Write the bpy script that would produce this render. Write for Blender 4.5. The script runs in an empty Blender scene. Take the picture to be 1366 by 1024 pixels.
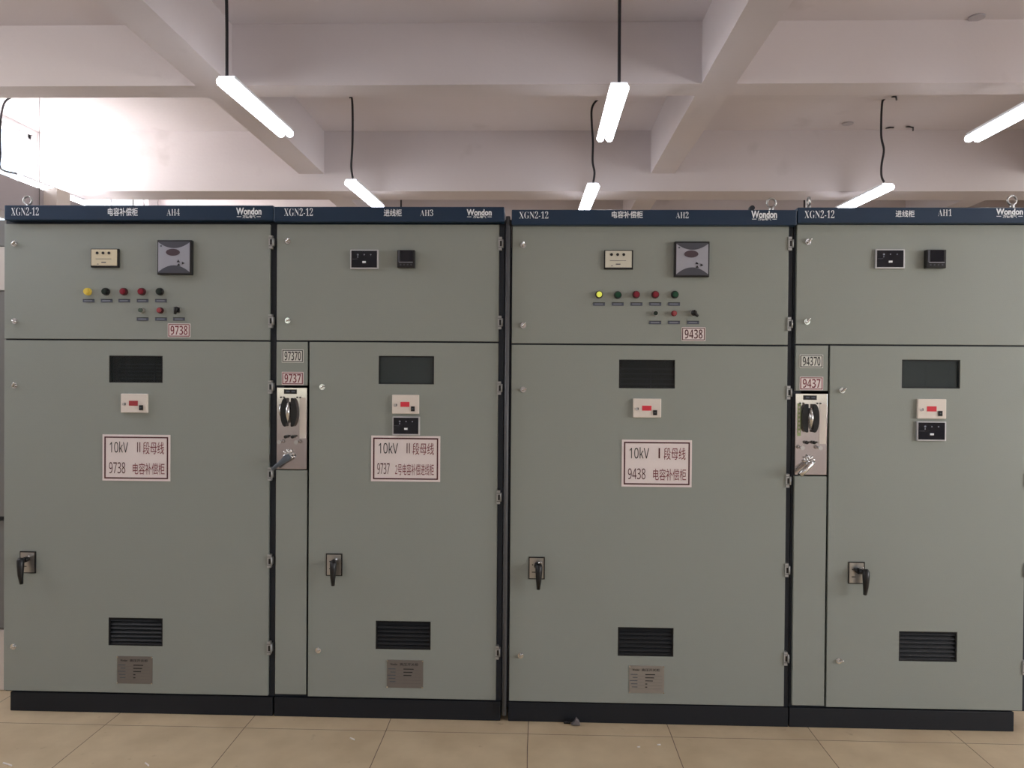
# Switchgear room: four grey-green high-voltage cabinets under rows of hanging twin-tube lamps
import bpy, math, random
from mathutils import Vector
random.seed(7)
S = bpy.context.scene
COL = S.collection
S.view_settings.view_transform = 'Standard'
S.view_settings.look = 'None'
S.view_settings.gamma = 1
S.view_settings.use_curve_mapping = False
S.view_settings.exposure = 0.46

def lin(c):
    return tuple((v/255/12.92 if v/255 <= 0.04045 else ((v/255+0.055)/1.055)**2.4) for v in c) + (1,)

# ---------------------------------------------------------------- materials
MATS = {}
def mat(name, rgb, rough=0.5, metal=0.0, noise=0.0, nscale=4.0, bump=0.0, bscale=40.0, emit=0.0, alpha=1.0, spec=0.5, tint=None):
    if name in MATS: return MATS[name]
    m = bpy.data.materials.new(name); m.use_nodes = True
    nt = m.node_tree; b = nt.nodes['Principled BSDF']
    col = lin(rgb)
    b.inputs['Base Color'].default_value = col
    b.inputs['Roughness'].default_value = rough
    b.inputs['Metallic'].default_value = metal
    b.inputs['Specular IOR Level'].default_value = spec
    b.inputs['Alpha'].default_value = alpha
    if emit:
        b.inputs['Emission Color'].default_value = lin(tint or rgb)
        b.inputs['Emission Strength'].default_value = emit
    tc = nt.nodes.new('ShaderNodeTexCoord')
    if noise:
        n = nt.nodes.new('ShaderNodeTexNoise'); n.inputs['Scale'].default_value = nscale; n.inputs['Detail'].default_value = 5
        r = nt.nodes.new('ShaderNodeMapRange')
        r.inputs['To Min'].default_value = 1-noise; r.inputs['To Max'].default_value = 1+noise
        mx = nt.nodes.new('ShaderNodeMix'); mx.data_type = 'RGBA'; mx.blend_type = 'MULTIPLY'; mx.inputs['Factor'].default_value = 1
        nt.links.new(tc.outputs['Object'], n.inputs['Vector'])
        nt.links.new(n.outputs['Fac'], r.inputs['Value'])
        mx.inputs['A'].default_value = col
        nt.links.new(r.outputs['Result'], mx.inputs['B'])
        nt.links.new(mx.outputs['Result'], b.inputs['Base Color'])
    if bump:
        n2 = nt.nodes.new('ShaderNodeTexNoise'); n2.inputs['Scale'].default_value = bscale; n2.inputs['Detail'].default_value = 6
        bp = nt.nodes.new('ShaderNodeBump'); bp.inputs['Strength'].default_value = bump; bp.inputs['Distance'].default_value = 0.002
        nt.links.new(tc.outputs['Object'], n2.inputs['Vector'])
        nt.links.new(n2.outputs['Fac'], bp.inputs['Height'])
        nt.links.new(bp.outputs['Normal'], b.inputs['Normal'])
    MATS[name] = m
    return m

door_paint = mat('door_paint', (148,155,149), 0.42, noise=0.03, nscale=1.6, bump=0.25, bscale=260)
navy = mat('navy_paint', (16,46,74), 0.4, noise=0.05, nscale=3)
frame_dark = mat('frame_dark_paint', (28,36,48), 0.5, noise=0.06, nscale=5)
plinth_dark = mat('plinth_dark_paint', (12,19,29), 0.62, noise=0.15, nscale=4)
black_gap = mat('rubber_black', (14,15,17), 0.7, noise=0.05)
black_pl = mat('black_plastic', (20,20,23), 0.35, noise=0.05, nscale=30)
dark_screen = mat('dark_screen', (22,24,34), 0.12, noise=0.05, nscale=20)
white_ink = mat('white_ink', (244,249,255), 0.5, noise=0.03)
white_pl = mat('white_plastic', (232,224,216), 0.4, noise=0.03, nscale=20)
frame_alu = mat('pale_aluminium', (205,206,210), 0.35, 0.3, noise=0.03)
cream = mat('cream_plastic', (222,212,184), 0.4, noise=0.03, nscale=20)
cream2 = mat('pale_plastic', (214,212,198), 0.4, noise=0.03, nscale=20)
ctl_silver = mat('silver_plastic', (168,170,182), 0.35, 0.2, noise=0.03, nscale=20)
ctl_dark = mat('slate_plastic', (74,76,86), 0.4, noise=0.03, nscale=20)
ctl_oval = mat('display_oval', (84,72,80), 0.15, noise=0.03)
chrome = mat('chrome', (225,225,225), 0.16, 1.0, noise=0.02)
steel = mat('brushed_steel', (190,190,188), 0.32, 1.0, noise=0.05, nscale=12)
mirror = mat('polished_stainless', (214,206,204), 0.13, 0.92, noise=0.02, nscale=6)
hinge_m = mat('hinge_zinc', (176,178,178), 0.4, 0.5, noise=0.05, nscale=20)
plate_m = mat('etched_aluminium', (128,124,120), 0.45, 0.5, noise=0.05, nscale=18)
plate_b = mat('etched_aluminium_bright', (158,154,148), 0.42, 0.5, noise=0.05, nscale=18)
red_ink = mat('dark_red_ink', (122,30,48), 0.5, noise=0.05)
maroon = mat('maroon_ink', (78,24,34), 0.5, noise=0.05)
black_ink = mat('black_ink', (24,26,30), 0.5, noise=0.05)
sign_bg = mat('sign_pinkish_white', (238,228,228), 0.45, noise=0.02, nscale=12)
sign_w = mat('sign_white', (226,228,222), 0.45, noise=0.02, nscale=12)
red_disp = mat('red_display', (200,52,66), 0.3, noise=0.05, nscale=60, emit=0.12)
red_disp_dark = mat('red_display_unlit', (170,62,70), 0.3, noise=0.05, nscale=60)
yel = mat('yellow_lens', (238,214,96), 0.25, noise=0.04, nscale=60, spec=0.6)
yel_lit = mat('yellow_lens_lit', (226,232,100), 0.25, noise=0.04, nscale=60, emit=0.25)
grn_d = mat('dark_green_lens', (30,44,38), 0.25, noise=0.04, nscale=60)
grn = mat('green_lens', (22,76,52), 0.25, noise=0.04, nscale=60)
red = mat('red_lens', (138,34,52), 0.25, noise=0.04, nscale=60)
redp = mat('faded_red_button', (168,76,82), 0.3, noise=0.04, nscale=60)
grnp = mat('grey_green_button', (84,100,90), 0.3, noise=0.04, nscale=60)
legend = mat('legend_grey_blue', (82,88,104), 0.5, noise=0.04, nscale=30)
legend_l = mat('legend_grooves', (132,138,150), 0.5, noise=0.04, nscale=30)
glass_dark = mat('smoked_glass', (30,38,40), 0.06, noise=0.02, alpha=0.55, spec=0.6)
glass_refl = mat('reflection_glass', (62,72,74), 0.08, noise=0.02, alpha=0.78, spec=0.6)  # paler pane colour stands in for the room mirrored in the glass
louvre_m = mat('louvre_black', (26,30,34), 0.45, noise=0.05)
inner_m = mat('inner_grille_grey', (84,92,102), 0.5, noise=0.05)
cable_m = mat('black_cable', (26,24,30), 0.5, noise=0.06, nscale=30)
tube_m = mat('lit_tube', (255,255,255), 0.3, noise=0.01, emit=11.5, tint=(240,243,255))
lamp_white = mat('lamp_white_enamel', (225,226,230), 0.4, noise=0.02)
duct_m = mat('grey_trunking_paint', (176,170,174), 0.5, noise=0.03)
rod_m = mat('threaded_rod_zinc', (120,118,116), 0.4, 0.6, noise=0.05, nscale=60)
seal_m = mat('grey_plastic_trim', (88,90,94), 0.4, noise=0.05)
side_grey = mat('side_cabinet_grey', (130,130,128), 0.5, noise=0.05)
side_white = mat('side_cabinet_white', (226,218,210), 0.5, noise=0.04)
scrap_grey = mat('scrap_grey', (110,106,108), 0.5, noise=0.1, nscale=50)
fleck_white = mat('fleck_white', (245,240,235), 0.5, noise=0.05, nscale=50)
green_strip_m = mat('pale_green_strip', (170,190,140), 0.5, noise=0.05, nscale=50)

# painted concrete: soft blotches, faint board seams, small smudges
def concrete(name, rgb):
    m = bpy.data.materials.new(name); m.use_nodes = True; nt = m.node_tree; b = nt.nodes['Principled BSDF']
    b.inputs['Roughness'].default_value = 0.85
    tc = nt.nodes.new('ShaderNodeTexCoord')
    n1 = nt.nodes.new('ShaderNodeTexNoise'); n1.inputs['Scale'].default_value = 0.9; n1.inputs['Detail'].default_value = 6
    n2 = nt.nodes.new('ShaderNodeTexNoise'); n2.inputs['Scale'].default_value = 2.2; n2.inputs['Detail'].default_value = 3
    cr = nt.nodes.new('ShaderNodeValToRGB')
    cr.color_ramp.elements[0].position = 0.25; cr.color_ramp.elements[1].position = 0.75
    c = lin(rgb); cr.color_ramp.elements[0].color = tuple(v*0.93 for v in c[:3])+(1,); cr.color_ramp.elements[1].color = c
    cr2 = nt.nodes.new('ShaderNodeValToRGB')
    cr2.color_ramp.elements[0].position = 0.22; cr2.color_ramp.elements[0].color = (0.86,0.85,0.84,1)
    cr2.color_ramp.elements[1].position = 0.34; cr2.color_ramp.elements[1].color = (1,1,1,1)
    mx = nt.nodes.new('ShaderNodeMix'); mx.data_type = 'RGBA'; mx.blend_type = 'MULTIPLY'; mx.inputs['Factor'].default_value = 1
    L = nt.links.new
    L(tc.outputs['Object'], n1.inputs['Vector']); L(tc.outputs['Object'], n2.inputs['Vector'])
    L(n1.outputs['Fac'], cr.inputs['Fac']); L(n2.outputs['Fac'], cr2.inputs['Fac'])
    L(cr.outputs['Color'], mx.inputs['A']); L(cr2.outputs['Color'], mx.inputs['B']); L(mx.outputs['Result'], b.inputs['Base Color'])
    bp = nt.nodes.new('ShaderNodeBump'); bp.inputs['Strength'].default_value = 0.25; bp.inputs['Distance'].default_value = 0.004
    n3 = nt.nodes.new('ShaderNodeTexNoise'); n3.inputs['Scale'].default_value = 30
    L(tc.outputs['Object'], n3.inputs['Vector']); L(n3.outputs['Fac'], bp.inputs['Height']); L(bp.outputs['Normal'], b.inputs['Normal'])
    MATS[name] = m
    return m
ceil_m = concrete('painted_concrete', (211,203,203))
wall_m = concrete('wall_paint', (211,207,207))

# floor tiles 0.606 m with thin dark joints, slight tone change from tile to tile
def floor_material():
    m = bpy.data.materials.new('beige_floor_tiles'); m.use_nodes = True; nt = m.node_tree; b = nt.nodes['Principled BSDF']
    L = nt.links.new
    tc = nt.nodes.new('ShaderNodeTexCoord'); sp = nt.nodes.new('ShaderNodeSeparateXYZ'); L(tc.outputs['Object'], sp.inputs[0])
    T = 0.606
    def math_(op, a, bb=None, c=None):
        n = nt.nodes.new('ShaderNodeMath'); n.operation = op
        for i, v in enumerate((a, bb, c)):
            if v is None: continue
            if isinstance(v, (int, float)): n.inputs[i].default_value = v
            else: L(v, n.inputs[i])
        return n.outputs[0]
    n0 = nt.nodes.new('ShaderNodeTexNoise'); n0.inputs['Scale'].default_value = 3; L(tc.outputs['Object'], n0.inputs['Vector'])
    wob = math_('MULTIPLY', math_('SUBTRACT', n0.outputs['Fac'], 0.5), 0.008)
    u = math_('DIVIDE', math_('ADD', math_('SUBTRACT', sp.outputs['X'], 0.405), wob), T)
    v = math_('DIVIDE', math_('ADD', math_('ADD', sp.outputs['Y'], 0.112), wob), T)
    def joint(w):
        f = math_('FRACT', w)
        d = math_('MINIMUM', f, math_('SUBTRACT', 1.0, f))
        return math_('LESS_THAN', d, 0.0028)
    j = math_('MAXIMUM', joint(u), joint(v))
    comb = nt.nodes.new('ShaderNodeCombineXYZ'); L(math_('FLOOR', u), comb.inputs[0]); L(math_('FLOOR', v), comb.inputs[1])
    wn = nt.nodes.new('ShaderNodeTexWhiteNoise'); wn.noise_dimensions = '3D'; L(comb.outputs[0], wn.inputs['Vector'])
    tone = nt.nodes.new('ShaderNodeMapRange'); tone.inputs['To Min'].default_value = 0.94; tone.inputs['To Max'].default_value = 1.05
    L(wn.outputs['Value'], tone.inputs['Value'])
    n1 = nt.nodes.new('ShaderNodeTexNoise'); n1.inputs['Scale'].default_value = 5; n1.inputs['Detail'].default_value = 8; L(tc.outputs['Object'], n1.inputs['Vector'])
    cr = nt.nodes.new('ShaderNodeValToRGB')
    cr.color_ramp.elements[0].position = 0.3; cr.color_ramp.elements[0].color = lin((196,176,144))
    cr.color_ramp.elements[1].position = 0.72; cr.color_ramp.elements[1].color = lin((216,197,164))
    L(n1.outputs['Fac'], cr.inputs['Fac'])
    n2 = nt.nodes.new('ShaderNodeTexNoise'); n2.inputs['Scale'].default_value = 14; n2.inputs['Detail'].default_value = 4; L(tc.outputs['Object'], n2.inputs['Vector'])
    dirt = nt.nodes.new('ShaderNodeValToRGB')
    dirt.color_ramp.elements[0].position = 0.24; dirt.color_ramp.elements[0].color = (0.75,0.73,0.72,1)
    dirt.color_ramp.elements[1].position = 0.33; dirt.color_ramp.elements[1].color = (1,1,1,1)
    L(n2.outputs['Fac'], dirt.inputs['Fac'])
    def mul(a, bb):
        n = nt.nodes.new('ShaderNodeMix'); n.data_type = 'RGBA'; n.blend_type = 'MULTIPLY'; n.inputs['Factor'].default_value = 1
        L(a, n.inputs['A']); L(bb, n.inputs['B']); return n.outputs['Result']
    c = mul(mul(cr.outputs['Color'], tone.outputs['Result']), dirt.outputs['Color'])
    mj = nt.nodes.new('ShaderNodeMix'); mj.data_type = 'RGBA'; L(j, mj.inputs['Factor']); L(c, mj.inputs['A']); mj.inputs['B'].default_value = lin((104,84,72))
    L(mj.outputs['Result'], b.inputs['Base Color'])
    b.inputs['Roughness'].default_value = 0.5
    return m
floor_m = floor_material()

# ---------------------------------------------------------------- mesh builder
_text_cache = {}
def text_mesh(s, offset=0.0):
    k = (s, offset)
    if k not in _text_cache:
        c = bpy.data.curves.new('lettering', 'FONT'); c.body = s; c.size = 1; c.offset = offset; c.resolution_u = 3
        o = bpy.data.objects.new('lettering', c); COL.objects.link(o)
        dg = bpy.context.evaluated_depsgraph_get()
        me = bpy.data.meshes.new_from_object(o.evaluated_get(dg))
        vs = [(v.co.x, v.co.y) for v in me.vertices]; fs = [tuple(p.vertices) for p in me.polygons]
        bpy.data.objects.remove(o); bpy.data.curves.remove(c); bpy.data.meshes.remove(me)
        x0 = min(v[0] for v in vs); x1 = max(v[0] for v in vs); y0 = min(v[1] for v in vs); y1 = max(v[1] for v in vs)
        _text_cache[k] = ([((x-x0)/(x1-x0), (y-y0)/(y1-y0)) for x, y in vs], fs)
    return _text_cache[k]

def sans(t):
    out = ''
    for ch in t:
        if '0' <= ch <= '9': out += chr(0x1D7E2+ord(ch)-48)
        elif 'A' <= ch <= 'Z': out += chr(0x1D5A0+ord(ch)-65)
        elif 'a' <= ch <= 'z': out += chr(0x1D5BA+ord(ch)-97)
        else: out += ch
    return out
class MB:
    def __init__(s): s.v = []; s.f = []; s.m = []; s.sm = []; s.mats = []
    def mi(s, m):
        if m not in s.mats: s.mats.append(m)
        return s.mats.index(m)
    def face(s, idx, m, smooth=False): s.f.append(tuple(idx)); s.m.append(s.mi(m)); s.sm.append(smooth)
    def box(s, x0, x1, y0, y1, z0, z1, m):
        b = len(s.v)
        s.v += [(x0,y0,z0),(x1,y0,z0),(x1,y1,z0),(x0,y1,z0),(x0,y0,z1),(x1,y0,z1),(x1,y1,z1),(x0,y1,z1)]
        for q in ((0,3,2,1),(4,5,6,7),(0,1,5,4),(1,2,6,5),(2,3,7,6),(3,0,4,7)): s.face([b+i for i in q], m)
        return s
    def prism(s, poly, y0, y1, m, smooth=False):       # outline in x,z (anticlockwise from the front), thick in y
        b = len(s.v); n = len(poly)
        s.v += [(x, y0, z) for x, z in poly] + [(x, y1, z) for x, z in poly]
        s.face([b+i for i in range(n)], m); s.face([b+n+i for i in reversed(range(n))], m)
        for i in range(n):
            j = (i+1) % n; s.face([b+j, b+i, b+n+i, b+n+j], m, smooth)
        return s
    def tube(s, pts, r, m, n=10, caps=True, round_=False, rs=None):
        P = [Vector(p) for p in pts]
        R = list(rs) if rs else [r]*len(P)
        if round_:                                     # capsule ends
            a = (P[0]-P[1]).normalized(); c = (P[-1]-P[-2]).normalized(); p0, p1 = P[0].copy(), P[-1].copy()
            P = [p0+a*r*0.95, p0+a*r*0.7] + P + [p1+c*r*0.7, p1+c*r*0.95]; R = [r*0.3, r*0.72] + R + [r*0.72, r*0.3]
        b = len(s.v); up = None
        for i, p in enumerate(P):
            d = (P[min(i+1, len(P)-1)]-P[max(i-1, 0)]).normalized()
            if up is None:
                up = Vector((0,0,1)) if abs(d.z) < 0.9 else Vector((0,1,0))
            x = d.cross(up).normalized(); up = x.cross(d).normalized()
            for k in range(n):
                a = 2*math.pi*k/n; q = p + (x*math.cos(a)+up*math.sin(a))*R[i]; s.v.append(tuple(q))
        for i in range(len(P)-1):
            for k in range(n):
                k2 = (k+1) % n; s.face([b+i*n+k, b+i*n+k2, b+(i+1)*n+k2, b+(i+1)*n+k], m, True)
        if caps:
            s.face([b+k for k in reversed(range(n))], m); s.face([b+(len(P)-1)*n+k for k in range(n)], m)
        return s
    def disc(s, x, z, y0, y1, r, m, n=20, sx=1.0):      # cylinder standing out of the door plane
        return s.prism([(x+r*sx*math.cos(2*math.pi*i/n), z+r*math.sin(2*math.pi*i/n)) for i in range(n)], y0, y1, m, n > 8)
    def ring(s, c, R, r, m, axis='y', n=20, k=8, a0=0, a1=2*math.pi):
        pts = []
        full = abs(a1-a0-2*math.pi) < 1e-6
        for i in range(n+1):
            a = a0+(a1-a0)*i/n
            if axis == 'y': pts.append((c[0]+R*math.cos(a), c[1], c[2]+R*math.sin(a)))
            else: pts.append((c[0], c[1]+R*math.cos(a), c[2]+R*math.sin(a)))
        return s.tube(pts, r, m, n=k, caps=not full)
    def text(s, t, x0, z0, x1, z1, y, m, offset=0.0):
        vs, fs = text_mesh(t, offset); b = len(s.v)
        s.v += [(x0+(x1-x0)*u, y, z0+(z1-z0)*w) for u, w in vs]
        for f in fs: s.face([b+i for i in f], m)
        return s
    def border(s, x0, z0, x1, z1, y, w, m, t=0.0006):
        s.box(x0, x1, y-t, y, z1-w, z1, m); s.box(x0, x1, y-t, y, z0, z0+w, m)
        s.box(x0, x0+w, y-t, y, z0+w, z1-w, m); s.box(x1-w, x1, y-t, y, z0+w, z1-w, m)
        return s
    def panel(s, x0, x1, z0, z1, y0, y1, holes, m):     # sheet with rectangular openings
        xs = sorted({x0, x1} | {h[0] for h in holes} | {h[2] for h in holes}); zs = sorted({z0, z1} | {h[1] for h in holes} | {h[3] for h in holes})
        def solid(i, k):
            if i < 0 or k < 0 or i >= len(xs)-1 or k >= len(zs)-1: return False
            cx, cz = (xs[i]+xs[i+1])/2, (zs[k]+zs[k+1])/2
            return not any(h[0] < cx < h[2] and h[1] < cz < h[3] for h in holes)
        b = len(s.v); nx, nz = len(xs), len(zs)
        for y in (y0, y1):
            for k in range(nz):
                for i in range(nx): s.v.append((xs[i], y, zs[k]))
        F = lambda i, k: b+k*nx+i
        B = lambda i, k: b+nx*nz+k*nx+i
        for i in range(nx-1):
            for k in range(nz-1):
                if not solid(i, k): continue
                s.face([F(i,k), F(i+1,k), F(i+1,k+1), F(i,k+1)], m)
                s.face([B(i,k), B(i,k+1), B(i+1,k+1), B(i+1,k)], m)
                if not solid(i-1, k): s.face([F(i,k), F(i,k+1), B(i,k+1), B(i,k)], m)
                if not solid(i+1, k): s.face([F(i+1,k), B(i+1,k), B(i+1,k+1), F(i+1,k+1)], m)
                if not solid(i, k-1): s.face([F(i,k), B(i,k), B(i+1,k), F(i+1,k)], m)
                if not solid(i, k+1): s.face([F(i,k+1), F(i+1,k+1), B(i+1,k+1), B(i,k+1)], m)
        return s
    def build(s, name, parent=None, bevel=0.0, origin=None):
        me = bpy.data.meshes.new(name)
        o0 = Vector(origin) if origin is not None else None
        if o0 is None:
            n = len(s.v)
            o0 = Vector((0,0,0)) if parent is not None and parent.get('_local') else Vector((0,0,0))
        me.from_pydata([tuple(Vector(v)-o0) for v in s.v], [], s.f)
        for m in s.mats: me.materials.append(m)
        me.polygons.foreach_set('material_index', s.m); me.polygons.foreach_set('use_smooth', s.sm); me.update()
        o = bpy.data.objects.new(name, me); COL.objects.link(o); o.location = o0
        if parent is not None:
            o.parent = parent; o.matrix_parent_inverse = WORLD_INV.get(parent.name, parent.matrix_world.inverted())
        if bevel:
            bv = o.modifiers.new('edge_softening', 'BEVEL'); bv.width = bevel; bv.segments = 2; bv.limit_method = 'ANGLE'; bv.angle_limit = math.radians(40)
        LOC[o.name] = (LOC.get(parent.name, Vector((0,0,0))) if False else o0)
        from mathutils import Matrix
        WORLD_INV[o.name] = Matrix.Translation(-o0)
        return o
WORLD_INV = {}; LOC = {}

def tag(o, label=None, cat=None, group=None, kind=None):
    if label: o['label'] = label
    if cat: o['category'] = cat
    if group: o['group'] = group
    if kind: o['kind'] = kind
    return o
def thing(name, loc, label, cat, group=None):
    from mathutils import Matrix
    o = bpy.data.objects.new(name, None); COL.objects.link(o); o.location = loc; o.empty_display_size = 0.1
    WORLD_INV[o.name] = Matrix.Translation(-Vector(loc))
    return tag(o, label, cat, group)
def structure(mb, name, label=None):
    o = mb.build(name); tag(o, label, None, None, 'structure'); return o

# ---------------------------------------------------------------- the room
X0, X1, Y0, Y1, ZS = -2.75, 8.6, -7.6, 9.2, 3.92
structure(MB().box(X0, X1, Y0, Y1, -0.12, 0, floor_m), 'floor', 'beige square floor tiles with thin dark joints')
structure(MB().box(X0-0.2, X1+0.2, Y0-0.2, Y1+0.2, ZS, ZS+0.15, ceil_m), 'ceiling', 'white painted concrete slab between the beams')
def side_wall(x0, x1, holes, name):
    m = MB().panel(Y0-0.2, Y1+0.2, -0.12, ZS, x0, x1, holes, wall_m)
    m.v = [(y, x, z) for x, y, z in m.v]; m.f = [tuple(reversed(f)) for f in m.f]
    structure(m, name, 'pale plastered side wall with added windows')
added_left = [(-1.9, 2.6, 1.0, 3.7), (2.95, 2.75, 4.25, 3.88), (4.95, 2.75, 6.5, 3.8)]  # window openings added to brighten the left bay and the beams
added_right = [(-4.6, 1.1, -1.6, 2.6), (2.4, 2.6, 4.2, 3.75)]  # window openings added to brighten the right-hand doors and slab
side_wall(X0-0.2, X0, added_left, 'wall_left'); side_wall(X1, X1+0.2, added_right, 'wall_right')
structure(MB().box(X0, X1, Y1, Y1+0.2, -0.12, ZS, wall_m), 'wall_back', 'pale plastered wall behind the cabinets')
# wall behind the camera with two daylight windows
wz0, wz1 = 1.15, 2.35
win_x = [(-1.9, -0.7), (5.2, 6.4)]
structure(MB().panel(X0, X1, -0.12, ZS, Y0-0.2, Y0, [(a, wz0, c, wz1) for a, c in win_x], wall_m), 'wall_front', 'pale plastered wall with two windows facing the cabinets')
sky_m = mat('window_glass', (150,170,180), 0.05, alpha=0.12, spec=0.5)
for i, (a, c) in enumerate(win_x):
    w = MB()
    for x in (a, (a+c)/2-0.02, c-0.04): w.box(x, x+0.04, Y0-0.12, Y0-0.06, wz0, wz1, lamp_white)
    for z in (wz0, wz1-0.04): w.box(a, c, Y0-0.12, Y0-0.06, z, z+0.04, lamp_white)
    w.box(a+0.04, c-0.04, Y0-0.1, Y0-0.095, wz0+0.04, wz1-0.04, sky_m)
    structure(w, 'window_%d' % (i+1), 'white framed side window added for daylight')
n = 3
for xs, hs in ((X0-0.12, added_left), (X1+0.06, added_right)):
    for (a, z0_, c, z1_) in hs:
        w = MB()
        for y in (a, (a+c)/2-0.02, c-0.04): w.box(xs, xs+0.06, y, y+0.04, z0_, z1_, lamp_white)
        for z in (z0_, z1_-0.04): w.box(xs, xs+0.06, a, c, z, z+0.04, lamp_white)
        w.box(xs+0.02, xs+0.025, a+0.04, c-0.04, z0_+0.04, z1_-0.04, sky_m)
        structure(w, 'window_%d' % n, 'white framed side window added for daylight'); n += 1
def daylight(x, y, z, w_, h_, rot, watts, col=(1, 0.97, 0.95)):  # area lamp outside an added side window, standing in for daylight
    l = bpy.data.lights.new('daylight', 'AREA'); l.shape = 'RECTANGLE'; l.size = w_; l.size_y = h_; l.energy = watts; l.color = col  # lamp added outside a side window, stands in for daylight
    o = bpy.data.objects.new('daylight', l); COL.objects.link(o); o.location = (x, y, z); o.rotation_euler = rot
for a, z0_, c, z1_ in added_left: daylight(X0-0.26, (a+c)/2, (z0_+z1_)/2, z1_-z0_, c-a, (0, -math.pi/2, 0), 80 if a > 0 else 62)
for a, z0_, c, z1_ in added_right: daylight(X1+0.26, (a+c)/2, (z0_+z1_)/2, z1_-z0_, c-a, (0, math.pi/2, 0), 180 if a < 0 else 38)
# ceiling beams: two running away from the viewer, three across
beams = [((-0.115, 0.135), (Y0, 4.27), 3.5), ((3.35, 3.58), (Y0, 4.27), 3.5), ((6.95, 7.2), (Y0, 4.27), 3.5),
         ((-0.115, 0.135), (4.65, Y1), 3.5), ((3.35, 3.58), (4.65, Y1), 3.5), ((6.95, 7.2), (4.65, Y1), 3.5)]
k = 1
for (a, c), (d, e), z in beams:
    structure(MB().box(a, c, d, e, z, ZS, ceil_m), 'trim_%d' % k, 'painted concrete beam running front to back'); k += 1
segs = [(X0, -0.115), (0.135, 3.35), (3.58, 6.95), (7.2, X1)]
for (d, e, z) in ((1.93, 2.155, 3.5), (6.75, 7.0, 3.5), (-2.9, -2.65, 3.5)):
    for a, c in segs:
        structure(MB().box(a, c, d, e, z, ZS, ceil_m), 'trim_%d' % k, 'painted concrete beam crossing the room'); k += 1
structure(MB().box(X0, X1, 4.27, 4.65, 3.33, ZS, ceil_m), 'trim_%d' % k, 'deep painted concrete beam crossing the room behind the cabinets')

# ---------------------------------------------------------------- cabinets
H_TOP, HDR_Y = 2.25, -0.03
def cabinet(x0, x1, dx0, dx1, ztop, zd_top, zsplit, zd_bot, label, pl=None, hx0=-9):
    """empty + body, header, plinth"""
    t = thing('switchgear_cabinet', ((x0+x1)/2, 0.6, 0), label, 'electrical cabinet', 'row of high-voltage cabinets')
    b = MB()
    D = 1.2; zb = 0.085; zt = ztop-0.012
    b.box(x0, x0+0.006, 0.03, D, zb, zt, frame_dark); b.box(x1-0.006, x1, 0.03, D, zb, zt, frame_dark)
    b.box(x0, x1, D-0.006, D, zb, zt, frame_dark); b.box(x0, x1, 0.03, D, zt-0.006, zt, frame_dark); b.box(x0, x1, 0.03, D, zb, zb+0.006, frame_dark)
    b.panel(x0, x1, zb, zt, 0.0185, 0.03, [(dx0+0.03, zb+0.06, dx1-0.03, zsplit-0.04), (dx0+0.03, zsplit+0.04, dx1-0.03, zd_top-0.03)], frame_dark)
    b.build('body', t)
    pa, pb = pl or (x0+0.01, x1-0.003)
    p = MB().box(pa, pb, 0.006, 1.19, 0.0, 0.085, plinth_dark)
    p.build('plinth', t, bevel=0.003)
    h = MB()
    h.box(max(x0, hx0), x1, HDR_Y, 0.0185, ztop-0.066, ztop, navy)
    hd = h.build('header', t, bevel=0.004)
    return t, hd
def header_text(hd, model, name, code, logo, sub):
    y = HDR_Y-0.0012
    m = MB()
    m.text('𝐗𝐆𝐍𝟐-𝟏𝟐', *model, y, white_ink, -0.012); tag(m.build('model_lettering', hd), 'white letters XGN2-12')
    MB().text(name[0], *name[1], y, white_ink, 0.012).build('title_lettering', hd)
    MB().text(code[0], *code[1], y, white_ink, -0.012).build('code_lettering', hd)
    m = MB()
    m.text('Wondon', *logo, y, white_ink, 0.035)
    x0, z0, x1, z1 = sub; w = x1-x0; zc = (z0+z1)/2
    m.text('万德电气', x0+w*0.24, z0, x1-w*0.22, z1, y, white_ink, 0.02)
    m.box(x0, x0+w*0.18, y-0.0005, y, zc-0.0012, zc+0.0012, white_ink); m.box(x1-w*0.17, x1, y-0.0005, y, zc-0.0012, zc+0.0012, white_ink)
    tag(m.build('maker_logo', hd), 'white maker logo with a small line of characters')
def door(t, name, x0, x1, z0, z1, holes=(), label=None):
    o = MB().panel(x0, x1, z0, z1, 0.0, 0.0185, list(holes), door_paint).build(name, t, bevel=0.0015)
    if label: o['label'] = label
    return o
def lock(parent, c, ang=35):
    x, z = c; m = MB()
    m.disc(x, z, -0.004, 0.0, 0.0125, chrome); m.disc(x, z, -0.010, -0.004, 0.0085, chrome)
    a = math.radians(ang); dx, dz = math.cos(a), math.sin(a)
    m.tube([(x-dx*0.004, -0.013, z-dz*0.004), (x+dx*0.013, -0.016, z+dz*0.013)], 0.004, chrome, round_=True)
    m.disc(x-dx*0.004, z-dz*0.004, -0.0107, -0.010, 0.004, black_pl, 6)
    return m.build('lock', parent)
def hinge(parent, x, z):
    m = MB(); h = 0.029
    m.box(x-0.003, x+0.012, -0.006, 0.0185, z-h, z+h, hinge_m)
    m.box(x+0.012, x+0.019, -0.004, 0.0185, z-h*0.55, z+h*0.62, hinge_m)
    m.box(x+0.003, x+0.0115, -0.0065, -0.006, z-0.012, z+0.012, black_pl)
    m.tube([(x+0.016, -0.006, z-0.017), (x+0.016, -0.006, z+0.017)], 0.0035, hinge_m)
    m.box(x-0.002, x+0.012, -0.0064, -0.006, z-h*0.62, z-h*0.55, black_pl); m.box(x-0.002, x+0.012, -0.0064, -0.006, z+h*0.6, z+h*0.66, black_pl)
    return m.build('hinge', parent)
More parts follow.
